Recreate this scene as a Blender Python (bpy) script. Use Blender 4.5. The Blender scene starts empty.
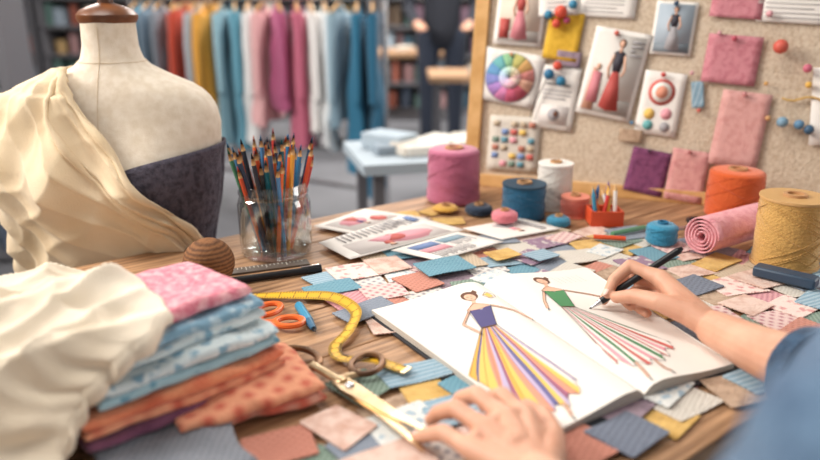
import bpy, math, random
from mathutils import Vector, Matrix, noise
random.seed(7)
V=Vector
TABLE_H=0.75
def lin(c): return c/12.92 if c<=.04045 else ((c+.055)/1.055)**2.4
def hx(s):
    s=s.lstrip('#'); return tuple(lin(int(s[i:i+2],16)/255) for i in (0,2,4))+(1,)
# ---------------------------------------------------------------- materials
MC={}
def mat(name,col,rough=.7,metal=0,col2=None,scale=20,bump=0,bscale=200,kind='noise',trans=0,sheen=0,sss=0,stretch=(1,1,1),emit=0,ior=1.45,rot=0):
    if name in MC: return MC[name]
    m=bpy.data.materials.new(name); m.use_nodes=True; nt=m.node_tree; N=nt.nodes; L=nt.links
    b=N['Principled BSDF']; c=hx(col) if isinstance(col,str) else col
    b.inputs['Base Color'].default_value=c; b.inputs['Roughness'].default_value=rough; b.inputs['Metallic'].default_value=metal
    b.inputs['IOR'].default_value=ior
    if sheen: b.inputs['Sheen Weight'].default_value=sheen
    if sss:
        b.inputs['Subsurface Weight'].default_value=sss; b.inputs['Subsurface Radius'].default_value=(.02,.008,.004); b.inputs['Subsurface Scale'].default_value=.3
    tc=N.new('ShaderNodeTexCoord'); mp=N.new('ShaderNodeMapping'); mp.inputs['Scale'].default_value=stretch; mp.inputs['Rotation'].default_value=(0,0,rot)
    L.new(tc.outputs['Object'],mp.inputs['Vector'])
    if col2 is not None:
        c2=hx(col2) if isinstance(col2,str) else col2
        mx=N.new('ShaderNodeMix'); mx.data_type='RGBA'; mx.inputs[6].default_value=c; mx.inputs[7].default_value=c2
        if kind=='noise':
            t=N.new('ShaderNodeTexNoise'); t.inputs['Scale'].default_value=scale; t.inputs['Detail'].default_value=5
            r=N.new('ShaderNodeMapRange'); r.inputs[1].default_value=.35; r.inputs[2].default_value=.65
            L.new(mp.outputs[0],t.inputs['Vector']); L.new(t.outputs['Fac'],r.inputs[0]); L.new(r.outputs[0],mx.inputs[0])
        elif kind=='floral':
            t=N.new('ShaderNodeTexVoronoi'); t.inputs['Scale'].default_value=scale
            w=N.new('ShaderNodeTexNoise'); w.inputs['Scale'].default_value=scale*2.5; w.inputs['Detail'].default_value=4
            a=N.new('ShaderNodeMath'); a.operation='ADD'
            r=N.new('ShaderNodeMapRange'); r.inputs[1].default_value=.72; r.inputs[2].default_value=.92
            L.new(mp.outputs[0],t.inputs['Vector']); L.new(mp.outputs[0],w.inputs['Vector'])
            L.new(t.outputs['Distance'],a.inputs[0]); L.new(w.outputs['Fac'],a.inputs[1]); L.new(a.outputs[0],r.inputs[0]); L.new(r.outputs[0],mx.inputs[0])
        elif kind in('plaid','stripe'):
            t=N.new('ShaderNodeTexWave'); t.inputs['Scale'].default_value=scale; t.inputs['Distortion'].default_value=.6
            L.new(mp.outputs[0],t.inputs['Vector'])
            if kind=='plaid':
                t2=N.new('ShaderNodeTexWave'); t2.bands_direction='Y'; t2.inputs['Scale'].default_value=scale
                L.new(mp.outputs[0],t2.inputs['Vector']); a=N.new('ShaderNodeMath'); a.operation='MULTIPLY'
                L.new(t.outputs['Fac'],a.inputs[0]); L.new(t2.outputs['Fac'],a.inputs[1]); L.new(a.outputs[0],mx.inputs[0])
            else: L.new(t.outputs['Fac'],mx.inputs[0])
        elif kind=='zline':
            t=N.new('ShaderNodeTexWave'); t.bands_direction='Z'; t.inputs['Scale'].default_value=scale; t.inputs['Distortion'].default_value=1.5; t.inputs['Detail Scale'].default_value=3
            L.new(mp.outputs[0],t.inputs['Vector']); L.new(t.outputs['Fac'],mx.inputs[0])
        elif kind=='fleck':
            n2=N.new('ShaderNodeTexNoise'); n2.inputs['Scale'].default_value=scale*.6; n2.inputs['Detail'].default_value=6
            r=N.new('ShaderNodeMapRange'); r.inputs[1].default_value=.42; r.inputs[2].default_value=.66
            L.new(mp.outputs[0],n2.inputs['Vector']); L.new(n2.outputs['Fac'],r.inputs[0]); L.new(r.outputs[0],mx.inputs[0])
        L.new(mx.outputs[2],b.inputs['Base Color'])
    if bump:
        t=N.new('ShaderNodeTexNoise'); t.inputs['Scale'].default_value=bscale; t.inputs['Detail'].default_value=3
        bp=N.new('ShaderNodeBump'); bp.inputs['Strength'].default_value=bump; bp.inputs['Distance'].default_value=.003
        L.new(mp.outputs[0],t.inputs['Vector']); L.new(t.outputs['Fac'],bp.inputs['Height']); L.new(bp.outputs[0],b.inputs['Normal'])
    MC[name]=m; return m
def fab(name,col,col2=None,**k):
    k.setdefault('rough',.95); k.setdefault('sheen',.15); k.setdefault('bump',.75); k.setdefault('bscale',300)
    return mat(name,col,col2=col2,**k)
def glassmat():
    m=bpy.data.materials.new('jar_glass'); m.use_nodes=True; N=m.node_tree.nodes; L=m.node_tree.links; N.remove(N['Principled BSDF'])
    o=N['Material Output']; tr=N.new('ShaderNodeBsdfTransparent'); tr.inputs[0].default_value=(.93,.96,.96,1); gl=N.new('ShaderNodeBsdfGlossy'); gl.inputs['Roughness'].default_value=.04
    lw=N.new('ShaderNodeLayerWeight'); lw.inputs['Blend'].default_value=.35; r=N.new('ShaderNodeMapRange'); r.inputs[3].default_value=.05; r.inputs[4].default_value=.8
    mx=N.new('ShaderNodeMixShader'); L.new(lw.outputs['Facing'],r.inputs[0]); L.new(r.outputs[0],mx.inputs[0]); L.new(tr.outputs[0],mx.inputs[1]); L.new(gl.outputs[0],mx.inputs[2]); L.new(mx.outputs[0],o.inputs[0]); return m
# ---------------------------------------------------------------- mesh builder
class M:
    def __init__(s): s.v=[];s.f=[];s.m=[];s.mats=[]
    def add(s,vs,fs,mt):
        if mt not in s.mats: s.mats.append(mt)
        i=s.mats.index(mt); o=len(s.v); s.v+= [V(x) for x in vs]
        for f in fs: s.f.append([o+a for a in f]); s.m.append(i)
    def box(s,c,size,mt,rot=0,R=None):
        R=R or Matrix.Rotation(rot,3,'Z'); h=V(size)/2
        vs=[V(c)+R@V((x*h.x,y*h.y,z*h.z)) for x,y,z in [(-1,-1,-1),(1,-1,-1),(1,1,-1),(-1,1,-1),(-1,-1,1),(1,-1,1),(1,1,1),(-1,1,1)]]
        s.add(vs,[(3,2,1,0),(4,5,6,7),(0,1,5,4),(1,2,6,5),(2,3,7,6),(3,0,4,7)],mt)
    def lathe(s,prof,c,mt,n=40,R=None,sx=1,sy=1):
        c=V(c); vs=[];fs=[]
        for r,z in prof:
            for i in range(n):
                a=2*math.pi*i/n; p=V((r*sx*math.cos(a),r*sy*math.sin(a),z))
                vs.append(c+(R@p if R else p))
        for k in range(len(prof)-1):
            for i in range(n):
                j=(i+1)%n; fs.append((k*n+i,k*n+j,(k+1)*n+j,(k+1)*n+i))
        s.add(vs,fs,mt)
        for k,rev in ((0,True),(len(prof)-1,False)):
            if prof[k][0]>1e-5 :
                f=list(range(k*n,(k+1)*n)); o=len(s.v)-len(vs)
                if rev: f=f[::-1]
                s.f.append([o+a for a in f]); s.m.append(s.mats.index(mt))
    def tube(s,pts,rad,mt,n=10,cap=True,flat=1,up=None):
        pts=[V(p) for p in pts]; rad=rad if isinstance(rad,(list,tuple)) else [rad]*len(pts)
        vs=[];fs=[];prev=None
        for i,p in enumerate(pts):
            t=(pts[min(i+1,len(pts)-1)]-pts[max(i-1,0)]).normalized()
            if up is not None: prev=V(up)
            if prev is None: prev=V((0,0,1)) if abs(t.z)<.9 else V((1,0,0))
            x=prev.cross(t).normalized(); y=t.cross(x).normalized(); prev=y
            for k in range(n):
                a=2*math.pi*k/n; vs.append(p+x*math.cos(a)*rad[i]+y*math.sin(a)*rad[i]*flat)
        m=len(pts)
        for i in range(m-1):
            for k in range(n):
                j=(k+1)%n; fs.append((i*n+k,i*n+j,(i+1)*n+j,(i+1)*n+k))
        if cap: fs.append(tuple(range(n))[::-1]); fs.append(tuple(range((m-1)*n,m*n)))
        s.add(vs,fs,mt)
    def ring(s,c,ra,rb,r,mt,rot=0,n=28,k=8,z=None,R=None,flat=1):
        c=V(c);vs=[];fs=[];R=R or Matrix.Rotation(rot,3,'Z')
        for i in range(n):
            a=2*math.pi*i/n
            for j in range(k):
                b=2*math.pi*j/k
                p=V(((ra+r*math.cos(b))*math.cos(a),(rb+r*math.cos(b))*math.sin(a),r*flat*math.sin(b)))
                vs.append(c+R@p)
        for i in range(n):
            for j in range(k):
                fs.append((i*k+j,((i+1)%n)*k+j,((i+1)%n)*k+(j+1)%k,i*k+(j+1)%k))
        s.add(vs,fs,mt)
    def ball(s,c,r,mt,n=16,R=None):
        r=V(r) if not isinstance(r,(int,float)) else V((r,r,r)); c=V(c); vs=[];fs=[];h=n//2
        for i in range(h+1):
            t=math.pi*i/h
            for k in range(n):
                a=2*math.pi*k/n; p=V((r.x*math.sin(t)*math.cos(a),r.y*math.sin(t)*math.sin(a),-r.z*math.cos(t)))
                vs.append(c+(R@p if R else p))
        for i in range(h):
            for k in range(n):
                j=(k+1)%n; fs.append((i*n+k,i*n+j,(i+1)*n+j,(i+1)*n+k))
        s.add(vs,fs,mt)
    def limb(s,pts,rad,mt,n=16):
        for i in range(len(pts)-1): s.tube([pts[i],pts[i+1]],[rad[i],rad[i+1]],mt,n=n)
        for p,r in zip(pts,rad): s.ball(p,r,mt,n=n)
    def prism(s,poly,z0,z1,mt,fn=None):
        n=len(poly); fn=fn or (lambda x,y,z:(x,y,z))
        vs=[fn(x,y,z0) for x,y in poly]+[fn(x,y,z1) for x,y in poly]
        fs=[tuple(range(n))[::-1],tuple(range(n,2*n))]+[(i,(i+1)%n,n+(i+1)%n,n+i) for i in range(n)]
        s.add(vs,fs,mt)
    def grid(s,fn,nu,nv,mt,flip=False):
        vs=[fn(i/nu,j/nv) for j in range(nv+1) for i in range(nu+1)]; fs=[]
        for j in range(nv):
            for i in range(nu):
                a=j*(nu+1)+i; f=(a,a+1,a+nu+2,a+nu+1); fs.append(f[::-1] if flip else f)
        s.add(vs,fs,mt)
    def build(s,name,parent=None,smooth=35,remesh=None,sm=6,weld=True,solid=None,sub=0,bevel=0,disp=None):
        xs=[v.x for v in s.v];ys=[v.y for v in s.v];zs=[v.z for v in s.v]
        c=V(((min(xs)+max(xs))/2,(min(ys)+max(ys))/2,min(zs)))
        me=bpy.data.meshes.new(name); me.from_pydata([tuple(v-c) for v in s.v],[],s.f)
        for m in s.mats: me.materials.append(m)
        me.polygons.foreach_set('material_index',s.m)
        import bmesh
        if weld and not remesh:
            bm=bmesh.new(); bm.from_mesh(me); bmesh.ops.remove_doubles(bm,verts=bm.verts,dist=1e-6); bm.to_mesh(me); bm.free()
        me.shade_smooth()
        if not remesh and smooth<180: me.set_sharp_from_angle(angle=math.radians(smooth))
        o=bpy.data.objects.new(name,me); bpy.context.collection.objects.link(o)
        if parent: o.parent=parent; o.location=c-parent.location
        else: o.location=c
        if remesh:
            r=o.modifiers.new('r','REMESH'); r.mode='VOXEL'; r.voxel_size=remesh; r.use_smooth_shade=True
            k=o.modifiers.new('s','SMOOTH'); k.factor=.5; k.iterations=sm
        if disp:
            t=bpy.data.textures.new(name+'_folds','CLOUDS'); t.noise_scale=disp[0]; t.noise_depth=2
            d=o.modifiers.new('d','DISPLACE'); d.texture=t; d.strength=disp[1]; d.mid_level=.5; d.texture_coords='LOCAL'
        if solid:
            k=o.modifiers.new('so','SOLIDIFY'); k.thickness=solid; k.offset=0
        if bevel:
            k=o.modifiers.new('b','BEVEL'); k.width=bevel; k.segments=2; k.limit_method='ANGLE'
        if sub:
            k=o.modifiers.new('su','SUBSURF'); k.levels=sub; k.render_levels=sub
        return o
def group(name,loc):
    e=bpy.data.objects.new(name,None); e.location=loc; e.empty_display_size=.05; bpy.context.collection.objects.link(e); return e
def nz(x,y,z=0): return noise.noise(V((x,y,z)))
def ridge(x): return (1-abs(math.sin(x)))**1.6
def soft(x): return .5+.5*math.cos(2*x)
def spline(pts,n):
    pts=[V(p) for p in pts]; out=[]
    for i in range(len(pts)-1):
        p0=pts[max(i-1,0)];p1=pts[i];p2=pts[i+1];p3=pts[min(i+2,len(pts)-1)]
        for k in range(n):
            t=k/n; out.append(.5*((2*p1)+(p2-p0)*t+(2*p0-5*p1+4*p2-p3)*t*t+(3*p1-p0-3*p2+p3)*t**3))
    out.append(pts[-1]); return out
# ---------------------------------------------------------------- common mats
white=mat('paper_white','#efe9e2',.8); offw=mat('paper_page','#ece6de',.75,bump=.05,bscale=60)
black=mat('black_plastic','#15161a',.35); dark=mat('ink_dark','#3b3033',.8)
steel=mat('steel','#c8c8cc',.25,1); gold=mat('gold_metal','#d0b896',.3,1,col2='#b59a76',scale=40)
wood=mat('table_wood','#c39872',.5,col2='#876345',scale=7,stretch=(1.2,18,8),bump=.35,bscale=30)
pine=mat('frame_pine','#dcae74',.55,col2='#c79658',scale=8,stretch=(3,3,3))
# ---------------------------------------------------------------- table
DA=math.atan2(.6,.8)
tb=group('work_table',(0,0,0))
t=M(); n=7; b0,b1=.268,1.085; w=(b1-b0)/n
for i in range(n):
    t.box((.62,b0+w*(i+.5),-.02),(1.76,w-.0015,.04),wood)
o=t.build('tabletop',tb,bevel=.002); o.rotation_euler=(0,0,DA); o.location=Matrix.Rotation(DA,3,'Z')@o.location
t=M()
Rz=Matrix.Rotation(DA,3,'Z')
for a,b in((-.2,.32),(1.44,.32),(-.2,.98),(1.40,.90)):
    p=Rz@V((a,b,0)); t.box((p.x,p.y,-.395),(.06,.06,.71),wood,rot=DA)
for b in(.32,.98):
    p=Rz@V((.62,b,0)); t.box((p.x,p.y,-.085),(1.6,.03,.08),wood,rot=DA)
t.build('legs',tb)
# ---------------------------------------------------------------- swatches on table
pal=[fab('sw_beige','#cdb99f','#b09a80',kind='plaid',scale=60),fab('sw_greyblue','#8a93a0','#6d788a',kind='plaid',scale=70,rot=.6),fab('sw_pink','#dca2a6','#c4838c',kind='stripe',scale=50,rot=.5),
 fab('sw_teal','#6c9cac','#4d819a',kind='plaid',scale=60,rot=.3),fab('sw_mustard','#dcb468','#c4974a',kind='fleck',scale=90),fab('sw_coral','#c98673','#b3705c',kind='plaid',scale=50,rot=.5),
 fab('sw_linen','#d9d2c7','#bdb3a4',kind='plaid',scale=70,rot=.6),fab('sw_green','#8b9f90','#6f8476',kind='stripe',scale=60,rot=.2),fab('sw_mauve','#9c8792','#7c6877',kind='fleck',scale=120),
 fab('sw_sky','#a5bcc8','#7d9eb2',kind='stripe',scale=44,rot=1.1),fab('sw_blush','#e3c6b8','#cda391',kind='fleck',scale=110),fab('sw_slate','#717989','#555d6e',kind='plaid',scale=48,rot=.6),
 fab('sw_check','#ddd6cf','#85838e',kind='plaid',scale=30,rot=.6),fab('sw_rosecheck','#e6c9c2','#b9757d',kind='plaid',scale=30,rot=.5),fab('sw_tan','#bfa38a','#9c7f67',kind='fleck',scale=140),fab('sw_floral','#d8cfc8','#94758c',kind='floral',scale=90),
 fab('sw_bluefloral','#9fb6c4','#dfe0dc',kind='floral',scale=80),fab('sw_roseflor','#d99a96','#efd6cc',kind='floral',scale=70)]
def inpoly(x,y,P):
    r=False; j=len(P)-1
    for i in range(len(P)):
        if (P[i][1]>y)!=(P[j][1]>y) and x<(P[j][0]-P[i][0])*(y-P[i][1])/(P[j][1]-P[i][1])+P[i][0]: r=not r
        j=i
    return r
R1=[(-.157,.891),(-.06,1.031),(.05,1.103),(.193,1.167),(.391,1.13),(.626,1.0),(.72,.857),(.56,.717),(.377,.70),(.2,.75),(-.046,.768),(-.09,.82)]
R2=[(-.16,.52),(-.07,.605),(-.0105,.655),(.06,.70),(.3,.72),(.43,.68),(.37,.62),(.258,.53),(.13,.445),(-.1,.43),(-.2,.44)]
BKQ=[(-.00,.795),(.115,.585),(.232,.645),(.31,.685),(.245,.90),(.11,.85)]
def patch(t,cx,cy,w,h,rot,z,mt,th=.0012,wave=.0):
    R=Matrix.Rotation(rot,2); P=[]
    def edge(ax,ay,bx,by,n):
        for i in range(n):
            f=i/n; g=(i+.5)/n; nx,ny=(by-ay),-(bx-ax); l=math.hypot(nx,ny); nx/=l;ny/=l
            k=.0012 if mt.name!='sw_linen' else .0004
            P.append((ax+(bx-ax)*f,ay+(by-ay)*f)); P.append((ax+(bx-ax)*g+nx*k,ay+(by-ay)*g+ny*k))
    a,b=w/2,h/2; k=max(4,int(w/.005)); l=max(4,int(h/.005)); j=lambda:random.uniform(-.003,.003)
    c=[(-a+j(),-b+j()),(a+j(),-b+j()),(a+j(),b+j()),(-a+j(),b+j())]
    for q in range(4): edge(*c[q],*c[(q+1)%4],k if q%2==0 else l)
    Q=[tuple(R@Vector((x,y))) for x,y in P]
    sx,sy=random.uniform(0,.02),random.uniform(0,.02); ph=random.uniform(0,6)
    t.prism([(x+cx,y+cy) for x,y in Q],z,z+th,mt,fn=lambda x,y,zz:(x,y,zz+abs((x-cx)*sx)+abs((y-cy)*sy)+.0012*(1+math.sin(x*90+ph))*(.5)))
for nm,reg,cs,ang in(('fabric_swatches',R1,.052,math.radians(31)),('fabric_swatches',R2,.05,math.radians(33))):
    t=M(); Rr=Matrix.Rotation(ang,2); last=None
    for i in range(-40,40):
        for j in range(-40,40):
            p=Rr@Vector((i*cs*1.02,j*cs*.78))
            if inpoly(p.x,p.y,reg) and (-.6*p.x+.8*p.y)>.30 and not inpoly(p.x,p.y,BKQ):
                mt=random.choice([m for m in pal if m!=last]); last=mt
                patch(t,p.x+random.uniform(-.011,.011),p.y+random.uniform(-.009,.009),cs*random.uniform(.9,1.5),cs*random.uniform(.75,1.15),ang+random.uniform(-.3,.3),.0004+.0013*((i+2*j)%4),mt)
    t.build(nm,smooth=20)
# ---------------------------------------------------------------- papers on table
pinkp=mat('ink_pink','#e9a3ad',.8); redp=mat('ink_red','#cf6a62',.8); bluep=mat('ink_blue','#7c93c0',.8); yelp=mat('ink_yellow','#ecc46a',.8)
purp=mat('ink_purple','#55507e',.8); greenp=mat('ink_green','#4f8a5c',.8); greyp=mat('ink_grey','#a7a3a6',.8); skinp=mat('ink_skin','#e6b79c',.8); brownp=mat('ink_brown','#6d4a3a',.8); pale=mat('ink_pale','#e6ddd8',.8)
def sheet(name,q,z,draw):
    t=M(); q=[V((a,b,0)) for a,b in q]
    f=lambda u,v: q[0]*(1-u)*(1-v)+q[1]*u*(1-v)+q[2]*u*v+q[3]*(1-u)*v+V((0,0,z))
    t.grid(f,10,10,white)
    for k,(mt,pts) in enumerate(draw):
        vs=[f(a,b)+V((0,0,.0007+.00012*k)) for a,b in pts]; t.add(vs,[tuple(range(len(vs)))],mt)
    t.build(name,solid=.0006)
def blob(cx,cy,rx,ry,n=14,seed=0): return [(cx+rx*math.cos(2*math.pi*i/n)*(1+.35*nz(i*.9,seed)),cy+ry*math.sin(2*math.pi*i/n)*(1+.35*nz(i*.7,seed+3))) for i in range(n)]
def R_(x0,y0,x1,y1): return [(x0,y0),(x1,y0),(x1,y1),(x0,y1)]
def text(x0,y0,x1,n,dy=.045,m=None):
    return [(m or greyp,R_(x0,y0+i*dy,x1-(.06 if i%3==2 else 0),y0+i*dy+.012)) for i in range(n)]
def lady(cx,cy,h,skirt,top):
    P=lambda *q:[(cx+a*h,cy+b*h) for a,b in q]
    return [(skirt,P((-.05,-.06),(-.05,.06),(-.2,.16),(-.5,.3),(-.55,.05),(-.5,-.24))),(top,P((.22,-.1),(.22,.1),(.0,.07),(-.06,.07),(-.06,-.06))),(skinp,P((.3,-.03),(.3,.03),(.2,.03),(.2,-.03))),(skinp,P((.45,0),(.42,.05),(.36,.06),(.3,.03),(.29,-.02),(.34,-.06),(.42,-.05))),(brownp,P((.47,0),(.44,.06),(.39,.07),(.4,0),(.39,-.07),(.44,-.06)))]
sheet('sketch_sheet',[(-.148,1.063),(-.09,.987),(.0935,1.129),(0,1.2147)],.0095,[(pale,R_(.42,.1,.95,.9)),(pinkp,blob(.7,.62,.2,.2,seed=1)),(redp,blob(.62,.5,.14,.1,seed=2))]+lady(.72,.4,.42,pinkp,redp)+text(.06,.15,.36,14,dy=.05)+[(bluep,R_(.06,.86,.3,.93))])
sheet('sketch_sheet',[(-.167,1.155),(-.06,1.09),(.036,1.2),(-.085,1.262)],.0075,[(pale,R_(.1,.1,.6,.9)),(pinkp,blob(.3,.4,.15,.2,seed=5)),(redp,blob(.45,.7,.12,.1,seed=6))]+lady(.35,.45,.4,redp,purp)+text(.66,.15,.94,12))
sheet('sketch_sheet',[(-.03,1.02),(.04,.975),(.15,1.06),(.08,1.11)],.012,[(bluep,R_(.12,.15,.36,.5)),(MC['sw_sky'],R_(.12,.55,.36,.9)),(pinkp,R_(.4,.15,.62,.5))]+text(.66,.15,.94,12)+text(.4,.58,.62,7))
sheet('sketch_sheet',[(.09,1.14),(.15,1.08),(.26,1.14),(.2,1.2)],.0085,lady(.5,.5,.6,greyp,pinkp)+text(.08,.75,.9,3))
t=M()
for cx,cy,w,mt,r in((-.01,1.235,.055,'sw_mustard',.4),(.045,1.265,.05,'sw_mustard',.9),(.07,1.20,.055,'sw_mustard',.2),(.05,.955,.075,'sw_teal',.5),(.14,1.005,.05,'sw_mustard',.5),(.20,1.0,.045,'sw_sky',.6)):
    patch(t,cx,cy,w,w*.75,r,.0100 if cy<1.2 else .001,MC[mt])
t.build('fabric_swatches',smooth=20)
# ---------------------------------------------------------------- open sketchbook
bk=group('open_sketchbook',(.15,.74,0))
L0=V((-.048,.802));B0=V((.1213,.5375));G0=V((.232,.6083));Rb=V((.3473,.6675));GT=V((.10,.886));RT=V((.2545,.947))
def pg(side,u,v,dz=0):
    if side==0: p=(L0*(1-u)+GT*u)*(1-v)+(B0*(1-u)+G0*u)*v; w=u
    else: p=(GT*(1-u)+RT*u)*(1-v)+(G0*(1-u)+Rb*u)*v; w=1-u
    w=min(max(w,0),1)
    z=.011+.0165*w**2*(1-w**7)-.003*w**20+(.001*math.sin(v*5+side) if w<.9 else 0)
    return V((p.x,p.y,z+dz))
cov=mat('book_cover','#20242c',.5); edge=mat('page_edges','#ddd5ca',.8,col2='#a89e90',kind='zline',scale=300)
t=M()
cq=[L0+(L0-G0)*.03,B0+(B0-GT)*.022,G0+(G0-GT)*.022,Rb+(Rb-L0)*.02,RT+(RT-G0)*.02,GT+(GT-G0)*.015]
t.prism([(p.x,p.y) for p in cq],.0012,.0045,cov)
t.build('cover',bk,bevel=.0006)
t=M()
for sd in(0,1):
    t.grid(lambda u,v:pg(sd,u,v),40,10,offw,flip=True)
    for uu,vv in ((lambda s:(s,0),0),(lambda s:(s,1),0),(lambda s:(0,s),0),(lambda s:(1,s),0)):
        def ef(a,b,uu=uu):
            q=uu(a); p=pg(sd,*q); return V((p.x,p.y,.0045+(p.z-.0045)*b))
        t.grid(ef,40,1,edge)
t.build('pages',bk,smooth=50)
def draw(t,side,pts,mt,dz=.0005): 
    vs=[pg(side,a,b,dz) for a,b in pts]; t.add(vs,[tuple(range(len(vs)))],mt)
def line(t,side,pts,mt,w=.0007,dz=.0008):
    for a,b in zip(pts[:-1],pts[1:]):
        k=max(1,int((V(a)-V(b)).length/.05))
        for i in range(k):
            A=V(a).lerp(V(b),i/k);B=V(a).lerp(V(b),(i+1)/k)
            p=pg(side,A.x,A.y,dz);q=pg(side,B.x,B.y,dz); d=(q-p); nn=V((-d.y,d.x,0)).normalized()*w/2
            t.add([p-nn,q-nn,q+nn,p+nn],[(0,1,2,3)],mt)
def fan(t,side,waist,hem,cols,rows=9):
    n=len(cols)
    H=[(p.x,p.y) for p in spline([(a,b,0) for a,b in hem],6)]
    def hp(f):
        x=f*(len(H)-1); i=min(int(x),len(H)-2); q=V(H[i]).lerp(V(H[i+1]),x-i); return q
    W0,W1=V(waist[0]),V(waist[1])
    wob=lambda f,g: V((.014*math.sin(f*17+g*5)*g,.022*math.sin(f*38)*g**3))
    P_=lambda f,g:(W0.lerp(W1,f).lerp(hp(f),g)+wob(f,g))
    for k,c in enumerate(cols):
        f0,f1=k/n,(k+1)/n
        for r in range(rows):
            a,b=r/rows,(r+1)/rows
            draw(t,side,[tuple(P_(f,g)) for f,g in((f0,a),(f1,a),(f1,b),(f0,b))],c)
        if k%2==1: line(t,side,[tuple(P_(f0,g/6)) for g in range(7)],dark,w=.00035)
    line(t,side,[tuple(P_(i/40,1)) for i in range(41)],dark,.0004,.001)
def figure(name,side,head,neck,shL,shR,waL,waR,top,hem,cols,arms,legs):
    t=M()
    hx_,hy=head
    draw(t,side,[(hx_+.068*math.cos(a*.45),hy-.004+.040*math.sin(a*.45)) for a in range(14)],brownp,.0006)
    draw(t,side,[(hx_+.045,hy-.03),(hx_+.08,hy-.045),(hx_+.09,hy-.02),(hx_+.06,hy-.005)],brownp,.0006)
    draw(t,side,[(hx_-.010+.045*math.cos(a*.45),hy+.010+.031*math.sin(a*.45)) for a in range(14)],skinp,.0009)
    for dx in(-.028,.006): line(t,side,[(hx_+dx-.008,hy+.006),(hx_+dx+.008,hy+.006)],dark,.0006,.0012)
    line(t,side,[(hx_-.02,hy+.024),(hx_-.004,hy+.025)],redp,.0007,.0012)
    draw(t,side,[(hx_-.02,hy+.03),(hx_+.012,hy+.032),(neck[0]+.018,neck[1]+.004),(neck[0]-.018,neck[1]+.004)],skinp)
    nx,ny=neck
    draw(t,side,[(shL[0],shL[1]),(nx-.02,ny),(nx+.02,ny),(shR[0],shR[1]),(nx+.03,ny+.055),(nx-.05,ny+.05)],skinp,.0006)
    draw(t,side,[(shL[0]+.012,shL[1]+.01),(nx-.05,ny+.05),(nx,ny+.065),(nx+.03,ny+.055),(shR[0]-.01,shR[1]+.01),waR,waL],top,.0009)
    line(t,side,[shL,neck,shR,waR,waL,shL],dark,.0005,.0012); line(t,side,[waL,waR],brownp,.0016,.0013)
    fan(t,side,(waL,waR),hem,cols)
    line(t,side,[waL,hem[0]],dark,.0005,.001); line(t,side,[waR,hem[-1]],dark,.0005,.001)
    for a in arms+legs:
        line(t,side,a,skinp,.0032,.0007)
        line(t,side,[(x+.011,y) for x,y in a],dark,.0005,.001); line(t,side,[(x-.013,y) for x,y in a],dark,.0005,.001)
        ex,ey=a[-1]; 
        for q in(-1,0,1): line(t,side,[(ex,ey),(ex+.012*q-.01,ey+.022)],dark,.0005,.001)
    t.build(name,bk,weld=False)
C=mat('ink_coral','#e39a80',.8);Y=yelp;P=mat('ink_violet','#6f6a9a',.8);Bl=mat('ink_lilac','#c3b2cf',.8);Wn=mat('ink_wine','#a4647f',.8); Y2=mat('ink_gold','#e6b355',.8)
figure('dress_sketch_1',0,(.71,.135),(.665,.20),(.56,.235),(.76,.25),(.495,.385),(.615,.40),purp,[(.04,.62),(.04,.76),(.11,.86),(.28,.92),(.47,.905),(.62,.85)],
 [Y2,P,Y,Y,C,C,Bl,Wn,Y2,Y,C,Bl,P,Y,Bl,Wn,C,Y,pale,Bl],[[(.57,.245),(.42,.32),(.45,.41)],[(.76,.255),(.87,.34),(.93,.42)]],[[(.22,.90),(.17,.96),(.13,.975)],[(.36,.91),(.32,.96),(.30,.975)]])
figure('dress_sketch_2',1,(.43,.11),(.39,.18),(.29,.22),(.50,.225),(.25,.395),(.37,.405),greenp,[(.06,.81),(.12,.87),(.3,.89),(.48,.87),(.63,.83),(.74,.78)],
 [white,redp,white,pinkp,white,greenp,white,redp,white,pinkp,white,greenp,white,redp,white,pinkp,white,redp,white,greenp],[[(.30,.23),(.19,.32),(.14,.38)],[(.50,.23),(.66,.29),(.8,.36)]],[[(.18,.87),(.14,.94),(.12,.965)],[(.36,.88),(.34,.94),(.36,.965)]])
t=M(); line(t,0,[(.80,.16),(.86,.13),(.90,.16),(.89,.19),(.83,.20),(.80,.16)],brownp); draw(t,0,[(.82,.15),(.87,.14),(.88,.18),(.83,.19)],yelp)
for i in range(5): line(t,0,[(.1,.08+.03*i),(.3-.02*i,.08+.03*i)],greyp,.0004)
for i in range(4): line(t,1,[(.70,.5+.03*i),(.92,.5+.03*i)],greyp,.0004)
for k in range(6): line(t,1,[(.55+.05*k,.08),(.57+.05*k,.16)],greyp,.0004)
t.build('notes',bk,weld=False)
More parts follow.
